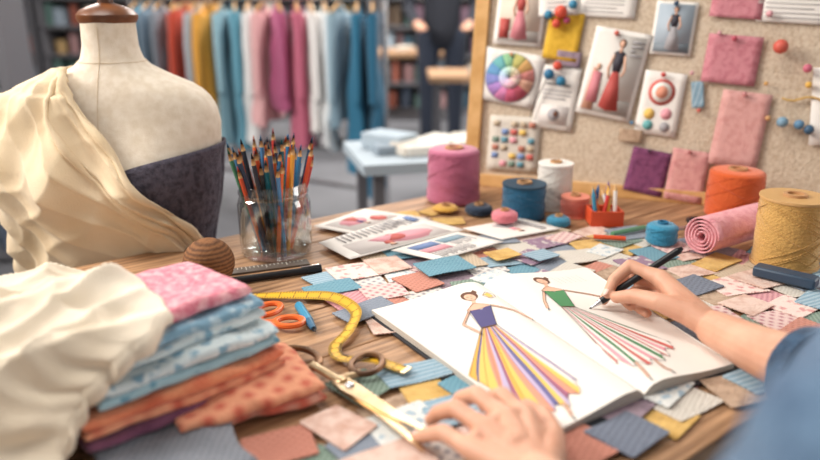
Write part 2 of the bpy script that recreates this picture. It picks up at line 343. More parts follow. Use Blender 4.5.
# ---------------------------------------------------------------- jar with pencils
jc=V((-.211,1.045,0)); pj=group('pencil_jar',jc)
glass=glassmat()
t=M(); t.lathe([(0,.0008),(.05,.0008),(.054,.004),(.056,.02),(.056,.082),(.053,.092),(.0505,.095),(.0535,.099),(.0535,.103),(.0515,.105),(.0515,.113),(.050,.115),(.048,.113),(.048,.094),(.0515,.084),(.0525,.02),(.049,.008),(0,.007)],jc,glass,n=56)
t.build('glass_jar',pj,smooth=60)
pm=[mat('pc_%d'%i,c,.35) for i,c in enumerate(['#1b2433','#2a3c55','#233a5c','#e0662f','#cf4f2b','#2f6f9a','#1a1c22','#2f4a66','#b83a33','#1f6a78','#dc9a3c','#3f7a5a','#4a80b0'])]
pw=mat('pencil_wood','#d9b07c',.7)
t=M(); k=0
for ring,nn in((.97,22),(.72,15),(.42,10),(.15,4)):
    for i in range(nn):
        a=2*math.pi*(i+.37*ring*9)/nn+random.uniform(-.1,.1); d=V((math.cos(a),math.sin(a),0)); tw=random.uniform(-.4,.4); d2=V((math.cos(a+tw),math.sin(a+tw),0))
        p0=jc+d*(.006+.018*ring)+V((0,0,.009)); h=random.uniform(.150,.188); p1=jc+d2*(.066*ring)+V((0,0,h))
        ax=(p1-p0).normalized(); c=random.choice(pm); k+=1
        t.tube([p0,p1-ax*.019],.0036,c,n=6); t.tube([p1-ax*.019,p1-ax*.009],[.0036,.0021],pw,n=6,cap=False); t.tube([p1-ax*.009,p1],[.0021,.0003],c,n=6)
t.build('pencils',pj,smooth=25)
# ---------------------------------------------------------------- thread spools
def spool(name,x,y,r,h,col,col2,flange=None,hole='#b98d63',zb=0.0006,seed=0,rib=.0004,taper=0):
    t=M(); th=mat('thread_'+name+str(seed),col,.85,col2=col2,kind='zline',scale=150,bump=.7,bscale=220,sheen=.3,rot=.1); hm=mat('core_card'+hole,hole,.8); fl=mat('flange_'+str(flange),flange or '#e8e2d8',.5)
    f=.004 if flange else 0; prof=[(r*.35,zb+f)]
    n=int(h/.0016)
    for i in range(n+1):
        z=zb+f+(h-2*f)*i/n; q=i/n; rr=r*(.955 if flange else .98)*(1-taper*q)+(rib if i%2 else 0)+.0012*nz(z*50,seed)
        if not flange:
            e=min(q,1-q)*h
            if e<.006: rr-=.006*(1-e/.006)**2
        prof.append((rr,z))
    prof.append((r*.35,zb+h-f)); 
    t.lathe(prof,(x,y,0),th,n=48)
    t.lathe([(r*.34,zb),(r*.34,zb+h+.004),(r*.24,zb+h+.004),(r*.24,zb+h*.5),(0,zb+h*.5)],(x,y,0),hm,n=32)
    if flange:
        for z in(zb,zb+h-f): t.lathe([(r*.25,z),(r,z),(r*1.01,z+f/2),(r,z+f),(r*.25,z+f)],(x,y,0),fl,n=48)
    for s in range(14):
        pts=[]; a0=random.uniform(0,6.28); sg=1 if s%2 else -1
        for i in range(36):
            q=i/35; a=a0+i*.10*sg; z=zb+f+.005+(h-2*f-.010)*q; R_=r*(.955 if flange else .98)*(1-taper*q)+rib+.0004; pts.append((x+R_*math.cos(a),y+R_*math.sin(a),z))
        t.tube(pts,.0006,th,n=5)
    return t.build(name,smooth=50)
spool('pink_yarn_cone',.086,1.345,.053,.105,'#cd7794','#a04c6d',taper=.05)
spool('thread_spool',.208,1.234,.040,.064,'#1f6a8f','#114868',flange='#1d4258')
spool('thread_spool',.276,1.295,.033,.088,'#efece6','#cfc8be',flange='#f2efe9',seed=1)
spool('thread_spool',.304,1.24,.026,.038,'#e4826f','#c9675a',seed=2,flange='#e88f7a')
spool('thread_spool',.5925,1.235,.048,.088,'#e66a30','#c04c18',seed=3)
spool('thread_spool',.559,.980,.047,.104,'#dcb068','#b3863f',flange='#c99f68',seed=4,zb=.006)
spool('pink_ribbon_roll',.165,1.168,.022,.02,'#e88c96','#d87884',zb=.012)
spool('ribbon_roll',.067,1.262,.024,.010,'#e3b04d','#cc9838',seed=5,zb=.004)
spool('ribbon_roll',.128,1.25,.025,.018,'#2b3f58','#1d2c40',seed=6)
spool('ribbon_roll',.262,1.178,.02,.018,'#3f8fae','#2c7898',seed=7)
spool('ribbon_roll',.405,1.068,.024,.034,'#3a93b5','#2b7d9e',seed=8,hole='#2a6f90',zb=.006)
t=M(); rollm=fab('rolled_pink','#e8a4ab','#da8d96',kind='fleck',scale=120)
p0=V((.443,1.010,.038));p1=V((.571,1.091,.038)); ax=(p1-p0).normalized(); sd=V((-ax.y,ax.x,0))
def rollf(u,v):
    a=u*2*math.pi*4.5; r=.006+.024*u
    return p0+ax*((p1-p0).length*v+.001*math.sin(a*3))+sd*math.cos(a)*r+V((0,0,1))*math.sin(a)*r
t.grid(rollf,150,12,rollm); t.build('rolled_fabric',solid=.0022,smooth=60)
t=M(); redb=mat('red_plastic','#d9532f',.4)
c=V((.345,1.19,.002))
for dx,dy,sx,sy in((0,-.022,.056,.004),(0,.022,.056,.004),(-.026,0,.004,.044),(.026,0,.004,.044)): t.box(c+V((dx,dy,.014)),(sx,sy,.027),redb)
t.box(c+V((0,0,.003)),(.054,.046,.005),redb)
for i,cc in enumerate(['#3f8fae','#d8453a','#e9b63f','#f0ece4','#3b6ea8','#e58a4e','#6a4c8c','#f0ece4']):
    q=c+V(((i%4-1.5)*.011,(i//4-.5)*.018,.007)); e=q+V((random.uniform(-.02,.02),random.uniform(-.01,.02),random.uniform(.05,.07)))
    mm=mat('pen_'+cc,cc,.35); d=(e-q).normalized(); t.tube([q,e-d*.012],.0036,mm,n=8); t.tube([e-d*.012,e],[.0036,.0006],pw if i%2 else mm,n=8)
t.build('pen_holder_box')
t=M(); bw=mat('twine_brown','#8a5c38',.8,col2='#5f3c22',kind='zline',scale=60,bump=.6,bscale=200)
R=Matrix.Rotation(.6,3,'X')
prof=[(.0,-.034)]+[(.034*math.sin(math.pi*i/36)+(.0012 if i%2 else 0),-.034*math.cos(math.pi*i/36)) for i in range(1,36)]+[(0,.034)]
t.lathe(prof,(-.278,.905,.0352),bw,n=32,R=R); t.build('twine_ball',smooth=60)
t=M(); t.box((.522,.905,.0155),(.08,.026,.015),mat('navy_block','#33465a',.45),rot=-.75); t.build('sharpening_block',bevel=.003)
t=M(); t.tube([(.335,1.10,.012),(.40,1.135,.012)],.0042,mat('green_pencil','#5c8f6a',.4),n=8); t.tube([(.40,1.135,.012),(.412,1.1415,.012)],[.0042,.0006],pw,n=8); t.build('green_pencil')
t=M(); t.tube([(.30,1.085,.012),(.35,1.075,.012)],.004,redb,n=8); t.tube([(.30,1.085,.012),(.288,1.0875,.012)],[.004,.0006],pw,n=8); t.build('red_pencil')
# ---------------------------------------------------------------- tape measure
yel=mat('tape_yellow','#e3b02a',.45); 
path=spline([(-.255,.876,.004),(-.225,.866,.003),(-.198,.861,.004),(-.146,.854,.006),(-.10,.838,.009),(-.068,.795,.010),(-.072,.75,.008),(-.085,.715,.005),(-.075,.687,.006),(-.041,.676,.010),(-.006,.652,.011)],14)
t=M(); W=.0075
def fr(i):
    a=path[max(i-1,0)];b=path[min(i+1,len(path)-1)]; d=(b-a).normalized(); s=V((-d.y,d.x,0)).normalized(); 
    tilt=.5*math.exp(-((i/len(path)-.42)/.18)**2); s=(s*math.cos(tilt)+V((0,0,1))*math.sin(tilt)); return d,s
vs=[];fs=[]
for i,p in enumerate(path):
    d,s=fr(i); p=p+V((0,0,.0005))+V((0,0,abs(s.z)*W)); path[i]=p; vs+=[p-s*W,p+s*W]
for i in range(len(path)-1): fs.append((2*i,2*i+2,2*i+3,2*i+1))
t.add(vs,fs,yel)
for i in range(1,len(path)-1):
    d,s=fr(i); nrm=s.cross(d).normalized(); 
    if nrm.z<0:nrm=-nrm
    for sg in(1,-1):
        a=path[i]+s*W*.98*sg; b=path[i]+s*W*(.1 if i%5==0 else .55)*sg
        for off in (nrm*.0004,-nrm*.0004):
            t.add([a-d*.0005+off,a+d*.0005+off,b+d*.0005+off,b-d*.0005+off],[(0,1,2,3)],dark)
a,b=path[-1],path[-2]; dd=(a-b).normalized(); t.box(a+dd*.002,(.005,.0155,.0014),gold,rot=math.atan2(dd.y,dd.x))
t.build('tape_measure',weld=False)
# ---------------------------------------------------------------- scissors
def scissors(name,ring1,ring2,piv,tip,r1,r2,hm,bm_,z=.004,sep=.10,wd=.0085,rt=.0042,sh=.006):
    t=M(); piv=V(piv+(0,));
    tip=V(tip+(0,)); ln=(tip-piv).length; base=(tip-piv).normalized()
    for sg,rg,rr in((1,ring1,r1),(-1,ring2,r2)):
        rg=V(rg+(0,)); d=Matrix.Rotation(sg*sep*.5,3,'Z')@base; s=V((-d.y,d.x,0)); zz=z+(.0012 if sg>0 else -.0012)
        P=[piv-d*.018+s*wd*.8, piv-d*.018-s*wd*.7, piv-s*wd*sg, piv+d*ln*.5-s*wd*.75*sg, piv+d*ln-s*.0012*sg, piv+d*ln+s*.0006*sg, piv+d*ln*.5+s*wd*.25*sg, piv+s*wd*.8*sg]
        if sg<0: P=[P[1],P[0]]+P[2:]
        t.prism([(p.x,p.y) for p in P],zz,zz+.0024,bm_)
        dirn=(rg-piv).normalized(); e=rg-dirn*(rr[0]*.85); a=math.atan2(dirn.y,dirn.x)
        bend=piv-d*.02
        t.tube(spline([(piv.x-d.x*.010,piv.y-d.y*.010,zz+.001),(bend.x,bend.y,zz+.0015),(e.x,e.y,zz+.002)],6),[sh]*6+[sh*.8]*7,hm if rr[2] else bm_,n=10,flat=.6,up=(0,0,1))
        t.ring((rg.x,rg.y,z+.0015),rr[0],rr[1],rt,hm,rot=a,flat=.85)
    t.lathe([(0,z-.002),(.0048,z-.002),(.0048,z+.005),(.003,z+.006),(0,z+.006)],(piv.x,piv.y,0),steel,n=20)
    t.build(name,smooth=40)
bronze=mat('handle_bronze','#86603f',.35,.7,col2='#523826',scale=25)
scissors('tailor_scissors',(-.120,.672),(-.046,.660),(-.060,.613),(.020,.517),(.028,.019,0),(.022,.016,0),bronze,gold,z=.0125,rt=.0040,sep=.17,wd=.011,sh=.007)
orp=mat('orange_plastic','#e6692a',.35)
scissors('snipping_scissors',(-.180,.812),(-.147,.776),(-.203,.772),(-.26,.75),(.019,.014,1),(.017,.013,1),orp,steel,z=.006,wd=.006)
scissors('thread_snips',(.50,1.175),(.53,1.15),(.475,1.135),(.42,1.12),(.014,.010,1),(.014,.010,1),black,steel,z=.010,wd=.005)
t=M(); mb=mat('marker_blue','#3c8cb0',.35); a=V((-.143,.826,.006));b=V((-.112,.752,.006)); d=(b-a).normalized()
t.tube([a,a+d*.05],.0058,mb,n=14); t.tube([a+d*.05,a+d*.072],[.0056,.0035],mat('marker_grip','#2a5f80',.4),n=14); t.tube([a+d*.072,b],[.002,.0006],black,n=8); t.tube([a-d*.004,a],[.004,.0058],mb,n=14)
t.build('blue_marker')
t=M(); a=V((-.262,.905,.006));b=V((-.130,.957,.006)); d=(b-a).normalized(); t.tube([a+d*.012,b-d*.02],.0052,black,n=12); t.tube([a,a+d*.012],[.0012,.0052],steel,n=12); t.tube([b-d*.02,b],[.0058,.0058],black,n=12)
t.tube([b-d*.03+V((0,0,.0065)),b+V((0,0,.0065))],.001,steel,n=6); t.build('black_marker_pen')
t=M(); rm=mat('ruler_dark','#5a5048',.5); a=math.atan2(.05,.13); t.box((-.215,.972,.0018),(.13,.022,.0026),rm,rot=a)
for i in range(20):
    q=V((-.215,.972,.0033))+Matrix.Rotation(a,3,'Z')@V((-.058+i*.006,.006 if i%5 else .003,0)); t.box(q,(.0007,.006 if i%5 else .012,.0003),white,rot=a)
t.build('ruler')
# ---------------------------------------------------------------- folded fabrics stack
def folded(name,c0,c1,depth,z0,z1,mts,layers=2,seed=0,along=60,rough=1.0):
    t=M(); c0=V(c0+(0,));c1=V(c1+(0,)); a=(c1-c0); ln=a.length; a.normalize(); b=V((-a.y,a.x,0)); H=(z1-z0)/layers
    for L in range(layers):
        zc=z0+H*(L+.5); hh=H*.5; jut=.010*nz(L*3.1,seed*1.7)*rough
        def f(u,v,zc=zc,hh=hh,L=L,jut=jut):
            s=u*ln; e=math.sin(math.pi*u)**.22 if 0<u<1 else 0
            wob=.010*rough*nz(s*12,seed+L)+.005*rough*nz(s*38,seed)
            if v<.35: y=depth*(1-v/.35); z=-hh
            elif v>.65: y=depth*((v-.65)/.35); z=hh
            else:
                ph=(v-.35)/.3*math.pi; y=-hh*1.1*math.sin(ph); z=-hh*math.cos(ph)
            z*=(.35+.65*e)*(1+.35*rough*nz(s*18,L,seed)); 
            top=zc+z+(.006*rough*nz(s*14,y*14,seed+L)+.0035*rough*ridge(s*50+y*34+2.5*nz(s*10,y*10,seed)))*(1 if z>0 else .5)+.006*rough*nz(s*6,seed)
            p=c0+a*(s+(.006*nz(y*20,L,seed)))+b*(y+jut+wob); return V((p.x,p.y,max(top,.0008)))
        t.grid(f,along,34,mts[L%len(mts)])
        for uu in(0,1):
            def g(x,y_,uu=uu,f=f): 
                p=f(uu,x*.5);q=f(uu,1-x*.5); return p.lerp(q,y_)
            t.grid(g,17,2,mts[L%len(mts)])
    return t.build(name,smooth=70,weld=True)
lb=fab('cloth_lightblue','#b3cad4','#7ea5bc',kind='floral',scale=50); fl=fab('cloth_floral','#7ea6bb','#cfdbdd',kind='floral',scale=60)
fl2=fab('cloth_floral_deep','#5f93ab','#9fbfc9',kind='floral',scale=70)
og=fab('cloth_orange','#e8956c','#d1694a',kind='fleck',scale=60); pu=fab('cloth_plum','#84506a','#6a3d56',kind='fleck',scale=70); cp=fab('cloth_coral_plaid','#d66a54','#eeb79f',kind='plaid',scale=12,rot=.7)
pk=fab('cloth_pink_knit','#d6798b','#eeb4b9',kind='fleck',scale=200,bump=1,bscale=220); gr=fab('cloth_grey','#8b8f98','#6b7079',kind='plaid',scale=50)
og2=fab('cloth_orange_plaid','#e8a07c','#c8604a',kind='plaid',scale=16,rot=.3)
folded('folded_grey_cloth',(-.225,.435),(-.13,.500),.10,.006,.015,[gr],1,9,rough=.4)
folded('folded_coral_plaid_cloth',(-.205,.535),(-.085,.605),.10,.001,.024,[cp,og2],2,1,rough=.8)
folded('folded_orange_cloth',(-.272,.500),(-.128,.632),.13,.016,.047,[pu,og2,og],3,2,rough=.7)
folded('folded_floral_cloth',(-.262,.512),(-.134,.640),.13,.048,.070,[fl2,fl],2,3,rough=.7)
folded('folded_light_blue_cloth',(-.255,.540),(-.152,.655),.11,.071,.092,[fl,lb],2,4,rough=.7)
folded('folded_pink_knit',(-.235,.580),(-.168,.660),.10,.092,.107,[pk],1,5,rough=.5)
# ---------------------------------------------------------------- cream cloth
cream=fab('cream_muslin','#e4d9c8','#dacbb4',scale=6,bump=.35,bscale=500)
Rb_=spline([(-.34,.83,.004),(-.335,.76,.06),(-.31,.70,.102),(-.265,.645,.112),(-.222,.585,.112),(-.232,.53,.104),(-.262,.515,.080),(-.276,.50,.058),(-.280,.47,.02),(-.265,.43,.003)],14)
def cf(u,v):
    x=v*(len(Rb_)-1); i=min(int(x),len(Rb_)-2); r=Rb_[i].lerp(Rb_[i+1],x-i)
    Lf=V((-.62,.78,.02)).lerp(V((-.55,.40,.01)),v)
    p=r.lerp(Lf,u); bul=math.sin(math.pi*min(u*1.25,1))**.7*.006*math.sin(math.pi*min(v*1.1,1))
    z=r.z*(1-u**1.8)+.02*u+bul
    env=min(1,u*6+.25)*math.sin(math.pi*v)**.4
    q=p.x*.75+p.y*.66; w=-.66*p.x+.75*p.y
    wob=1.8*nz(q*5,w*4)
    z+=env*(.017*(ridge(w*30+wob+q*6)-.3)+.012*(ridge(w*52-q*20+2*nz(q*7,w*6,3))-.3)+.008*(ridge(q*46+w*14+2.5*nz(q*9,w*9,9))-.3)*min(1,u*3)+.005*nz(q*26,w*26,5))
    return V((p.x+.010*nz(v*22,u*3),p.y+.010*nz(v*18,u*4,2),max(z,.002)))
t=M(); t.grid(cf,150,190,cream,flip=True)
def hemf(u,v):
    p=cf(0,u); q=V((p.x+.004+.003*nz(u*30,v),p.y-.004,max(p.z-.014*v*(1+.4*nz(u*12,3)),.001))) if v>0 else p
    return q
t.grid(hemf,190,3,cream); t.build('cream_muslin_cloth',solid=.0015,smooth=80)
# ---------------------------------------------------------------- dress form
DF=V((-.479,1.15,0)); df=group('dress_form',(DF.x,DF.y,-.75))
SEC=[(.352,.041,.043),(.335,.041,.044),(.31,.042,.045),(.292,.047,.049),(.278,.062,.055),(.264,.095,.062),(.25,.126,.068),(.235,.148,.073),(.215,.160,.078),(.19,.165,.083),(.16,.163,.09),(.13,.160,.097),(.10,.158,.1),(.06,.150,.098),(.0,.136,.09),(-.06,.127,.084),(-.12,.135,.092),(-.2,.160,.108),(-.3,.170,.114),(-.36,.168,.112)]
def sec(z):
    for (z0,a0,b0_),(z1,a1,b1_) in zip(SEC[:-1],SEC[1:]):
        if z<=z0 and z>=z1:
            f=(z0-z)/(z0-z1); return a0+(a1-a0)*f,b0_+(b1_-b0_)*f
    return SEC[0][1:] if z>SEC[0][0] else SEC[-1][1:]
def tor(ph,z,off=0):
    a,b=sec(z); c,s=math.cos(ph),math.sin(ph)
    e=.85 if z<.26 else 1
    x=math.copysign(abs(c)**e,c)*(a+off); y=math.copysign(abs(s)**e,s)*(b+off)
    if s<0:
        for sx in(-.068,.068): y-=.032*math.exp(-((x-sx)/.045)**2-((z-.115)/.05)**2)
    y+= .03*(z-.1)
    return DF+V((x,y,z))
linen=fab('form_linen','#e6dac9','#d9cab5',scale=70,bump=.35,bscale=500)
t=M()
t.grid(lambda u,v: tor(u*2*math.pi,.352-.712*v),64,70,linen,flip=True)
t.add([tor(2*math.pi*i/64,-.36) for i in range(64)],[tuple(range(64))],linen)
t.build('torso',df,smooth=80)
t=M(); wd=mat('form_wood','#7a4a2a',.35,col2='#5a331c',scale=30)
cy=DF.y+.03*.25
t.lathe([(0,.346),(.043,.346),(.046,.352),(.046,.358),(.04,.365),(.025,.372),(.012,.376),(.011,.384),(.017,.392),(.017,.402),(.008,.41),(0,.411)],(DF.x,cy,0),wd,n=32,)
t.tube([(DF.x,DF.y,-.36),(DF.x,DF.y,-.66)],.014,wd,n=16)
for k in range(3):
    a=k*2.094+.5; d=V((math.cos(a),math.sin(a),0)); t.tube(spline([DF+V((0,0,-.6)),DF+d*.06+V((0,0,-.64)),DF+d*.15+V((0,0,-.7)),DF+d*.2+V((0,0,-.733))],5),[.014]*8+[.011]*8,wd,n=10)
    t.ball(DF+d*.2+V((0,0,-.734)),.015,wd)
t.build('stand_and_cap',df)
t=M(); sm_=mat('seam','#cbb699',.9)
t.tube([tor(-math.pi/2+.0,.34-.01*i,.0003) for i in range(24)],.0005,sm_,n=5)
t.tube([tor(2*math.pi*i/40,.287,.0003) for i in range(41)],.0006,sm_,n=5)
t.build('seams',df)
bod=fab('bodice_wool','#5b5663','#3a3743',kind='fleck',scale=170,bump=1,bscale=260,sheen=0)
t=M()
def bf(u,v):
    ph=u*2*math.pi; zt=.134+.024*math.cos(ph)-.012*math.exp(-((ph-4.71)/.25)**2); z=zt-(zt+.30)*v
    return tor(ph,z,.004+.0025*nz(ph*3,z*20)+(.002 if v<.02 else 0))
t.grid(bf,72,60,bod,flip=True); t.build('bodice',df,solid=.002,smooth=80)
dr=fab('drape_muslin','#e6d3b6','#dac39f',scale=8,bump=.35,bscale=500)
BX=[(.28,-.046),(.235,-.02),(.17,.02),(.11,.055),(.06,.09),(.03,.112),(-.02,.125),(-.06,.125),(-.3,.155)]
def bx(z):
    if z>=BX[0][0]: return BX[0][1]
    for (z0,x0),(z1,x1) in zip(BX[:-1],BX[1:]):
        if z<=z0 and z>=z1: return x0+(x1-x0)*(z0-z)/(z0-z1)
    return BX[-1][1]
def dfm(u,v):
    z=.276-.50*v; a,b=sec(z); x=max(-.99,min(.97,bx(z)/a)); pr=-math.acos(x); pe=-math.pi-1.2
    ph=pr+(pe-pr)*u
    s=u*.6; wv=1.8*nz(s*5,z*5); k=1-.35*v
    fold=.012*(soft((s*38*k+z*18+wv))-.4)+.008*(ridge(s*66-z*14+2*wv+1)-.3)+.005*(ridge(z*60+s*26+3*nz(s*8,z*8,7))-.3)*min(1,v*2.5)+.004*nz(s*24,z*18,4)
    side=math.exp(-((ph+math.pi)/.8)**2)
    off=.017+fold*min(1,.5+v*2.5)+side*(.030*min(1,v*5))+.012*v
    if z>.24: off=.011+fold*.6+side*.01
    return tor(ph,z,max(off,.005))
t=M(); t.grid(dfm,230,180,dr); 
t.tube([dfm(.01,i/60)+V((0,-.003,0)) for i in range(61)],[.0045+.0025*math.sin(i*.7) for i in range(61)],dr,n=8)
t.tube([dfm(.07+.03*math.sin(i*.1),i/60)+V((0,-.002,0)) for i in range(61)],[.004+.002*math.sin(i*.5+1) for i in range(61)],dr,n=8)
t.build('draped_muslin',df,solid=.0015,smooth=80)
# ---------------------------------------------------------------- pinboard
O=V((.151,1.468,0)); e1=V((.940,-.341,0)).normalized(); e2=V((math.sin(math.radians(10))*-e1.y,math.sin(math.radians(10))*e1.x,math.cos(math.radians(10)))); nf=-e1.cross(e2).normalized()
if nf.y>0: nf=-nf
def bp(s,r,o=0): return O+e1*s+e2*r+nf*o
RB=Matrix((e1,e2,nf)).transposed()
pb=group('pinboard',O)
cork=mat('board_cork','#dac8b2',.9,col2='#c6b097',kind='fleck',scale=260,bump=.9,bscale=260)
SW,SH=.80,.62
t=M(); t.box(bp(SW/2-.03,SH/2,-.010),(SW,SH,.012),cork,R=RB); t.build('cork_panel',pb)
t=M()
for s,r,w,h in((-.03,SH/2,.03,SH),(SW-.03,SH/2,.03,SH),(SW/2-.03,.012,SW-.03,.026),(SW/2-.03,SH-.012,SW-.03,.026)): t.box(bp(s+(.008 if s<0 else 0),r,-.006),(w,h,.024),pine,R=RB)
t.tube([bp(.35,.5,-.02),(.62,1.62,-.75)],.012,pine,n=8)
t.tube([bp(.05,.5,-.02),(.20,1.78,-.75)],.012,pine,n=8)
t.build('frame',pb,bevel=.002)
def card(name,s,r,w,h,rot,mt,draw=(),off=.001,curl=.004,pin=None):
    if draw: curl=0
    t=M(); ro=math.radians(rot); c,sn=math.cos(ro),math.sin(ro)
    def q(x,y,o=0): return bp(s+x*c-y*sn, r+x*sn+y*c, off+o+curl*max(0,(-y/h))**2*2)
    t.grid(lambda u,v:q((u-.5)*w,(v-.5)*h),6,8,mt)
    for k,(m_,pts) in enumerate(draw):
        t.add([q(x*w,y*h,.0008+.00018*k) for x,y in pts],[tuple(range(len(pts)))],m_)
    t.build(name,pb,solid=.0006)
def rect(x0,y0,x1,y1): return [(x0,y0),(x1,y0),(x1,y1),(x0,y1)]
def circ(cx,cy,rx,ry,n=20): return [(cx+rx*math.cos(2*math.pi*i/n),cy+ry*math.sin(2*math.pi*i/n)) for i in range(n)]
def lines(x0,x1,y0,n,dy=.06,m=None): return [(m or greyp,rect(x0,y0-i*dy,x1-(.12 if i%3==2 else 0),y0-i*dy+.018)) for i in range(n)]
def wheelseg(rx,ry,cols,r0=.08,r1=1):
    o=[]; n=len(cols)
    for i,cc in enumerate(cols):
        a0=2*math.pi*i/n;a1=2*math.pi*(i+1)/n
        pts=[(rx*r0*math.cos(a),ry*r0*math.sin(a)) for a in(a1,a0)]+[(rx*r1*math.cos(a0+(a1-a0)*k/4),ry*r1*math.sin(a0+(a1-a0)*k/4)) for k in range(5)]
        o.append((mat('wheel_'+cc,cc,.8),pts))
    return o
wc=['#e0938c','#e0b070','#cfc878','#8cba8e','#66a6a8','#5f8fb8','#7a80ba','#a37dba','#cc7faa','#cf6480','#bf5a6c','#e8b49c']
wl=['#efc4c0','#efd8b8','#e6e2bc','#c6dfc8','#b8d8d8','#b6cde0','#c2c4e0','#d4c2e0','#e6c2d6','#e6b4c0','#dfb0b6','#f4dace']
card('color_wheel_chart',.048,.229,.128,.108,-8,white,[(greyp,circ(0,0,.415,.475,40))]+wheelseg(.40,.46,wc)+wheelseg(.40,.46,wl,.05,.45),off=.003)
def photo(bg,skirt,topm,x=0,fl_='#b9b1aa'):
    return [(bg,rect(-.43,-.45,.43,.45)),(mat('pf'+fl_,fl_,.6),rect(-.43,-.45,.43,-.28)),(skirt,[(x-.06,.03),(x+.06,.03),(x+.13,-.15),(x+.2,-.4),(x-.02,-.42),(x-.17,-.38),(x-.11,-.15)]),
     (topm,[(x-.11,.24),(x-.04,.27),(x+.04,.27),(x+.11,.24),(x+.07,.03),(x-.07,.03)]),(skinp,[(x-.025,.25),(x+.025,.25),(x+.025,.32),(x-.025,.32)]),(brownp,circ(x,.355,.065,.05)),(skinp,circ(x,.345,.045,.04)),
     (skinp,[(x-.1,.24),(x-.17,.06),(x-.12,-.06),(x-.09,-.05),(x-.13,.06),(x-.08,.2)]),(skinp,[(x+.1,.24),(x+.17,.06),(x+.12,-.02),(x+.09,-.01),(x+.13,.06),(x+.08,.2)])]
gbg=mat('photo_grey','#d8d2cb',.6); tbg=mat('photo_tan','#dcc9b8',.6); bbg=mat('photo_blue','#a9b5c0',.6); dres=mat('photo_red','#b9504a',.6); dpk=mat('photo_rose','#cf8088',.6); dbk=mat('photo_black','#3c3a44',.6)
card('fashion_photo_print',.059,.36,.10,.13,-3,white,photo(tbg,dpk,dres)+[(dres,rect(-.4,-.4,-.2,-.1))],off=.002)
card('yellow_fabric_swatch',.150,.315,.07,.095,-6,fab('sw_yellow2','#e2b43c','#cfa02a',kind='fleck',scale=120),off=.002)
card('purple_card',.165,.27,.05,.03,-6,MC['sw_mauve'],off=.0035)
card('note_card',.147,.192,.082,.128,-5,white,lines(-.35,.35,.1,3)+[(dark,rect(-.3,.2,.3,.22)),(pale,rect(-.35,-.42,.35,-.12)),(greyp,circ(0,-.27,.15,.1)),(brownp,circ(.05,-.25,.06,.05))],off=.002)
card('note_card',.135,.385,.08,.06,4,white,lines(-.3,.3,.2,4,dy=.14),off=.003)
card('fashion_photo_print',.254,.243,.108,.172,-9,white,photo(gbg,dres,dbk,.04)+[(mat('photo_peach','#dca58c',.6),[(-.42,-.44),(-.22,-.44),(-.25,.0),(-.36,.05)]),(dpk,[(-.35,.0),(-.2,.0),(-.17,-.35),(-.38,-.35)]),(skinp,circ(-.28,.06,.04,.035))]+lines(.2,.42,.38,4,dy=.05),off=.003)
card('note_card',.228,.38,.115,.055,-3,white,lines(-.38,.3,.1,4,dy=.14))
card('palette_card',.349,.190,.078,.122,-5,white,[(redp,circ(-.02,.18,.32,.21)),(white,circ(-.02,.18,.24,.16)),(C,circ(-.02,.18,.15,.10)),(yelp,circ(-.22,-.18,.13,.09)),(pinkp,circ(.18,-.15,.13,.09)),(mat('ink_teal','#6fb0b0',.8),circ(-.2,-.36,.12,.08)),(greyp,circ(.2,-.36,.12,.08))])
card('fashion_photo_print',.358,.333,.076,.10,-3,white,photo(bbg,greyp,dbk,0,'#7f8890'))
card('pink_felt_swatch',.467,.277,.095,.09,-4,fab('sw_pinkb','#d38c95','#bf727e',kind='fleck',scale=150),off=.002)
card('pink_felt_swatch',.465,.383,.09,.06,-4,MC['sw_pinkb'])
card('blush_paper',.496,.148,.086,.142,-5,fab('blush_paper','#e0aaa4','#d29791',kind='fleck',scale=120),off=.002)
card('purple_felt_swatch',.339,.056,.075,.088,-8,fab('sw_purpleb','#87496f','#6b3459',kind='fleck',scale=160),off=.003,curl=.01)
card('pink_felt_swatch',.413,.054,.070,.100,-5,fab('sw_peachb','#e0a5a0','#cc8988',kind='fleck',scale=140),off=.003,curl=.01)
card('small_swatch_strip',.415,.21,.022,.05,8,MC['sw_sky'],off=.002); card('small_swatch_strip',.30,.125,.045,.025,-4,MC['sw_tan'],off=.002)
sq=[];cols=[MC['sw_teal'],MC['sw_coral'],yelp,pinkp,MC['sw_beige'],bluep,MC['sw_green'],MC['sw_beige'],redp]
for i in range(5):
    for j in range(6):
        if (i*5+j*3)%4: sq.append((cols[(i*3+j*5)%9],rect(-.42+i*.175,-.42+j*.145,-.29+i*.175,-.32+j*.145)))
card('swatch_chart',.066,.093,.108,.115,0,mat('chart_card','#d8cfc2',.85),sq,off=.001)
card('note_card',.56,.375,.12,.06,-3,white,lines(-.4,.4,.2,5,dy=.14))
card('note_card',.66,.2,.1,.14,4,white,[(pinkp,circ(0,.1,.3,.2))])
t=M()
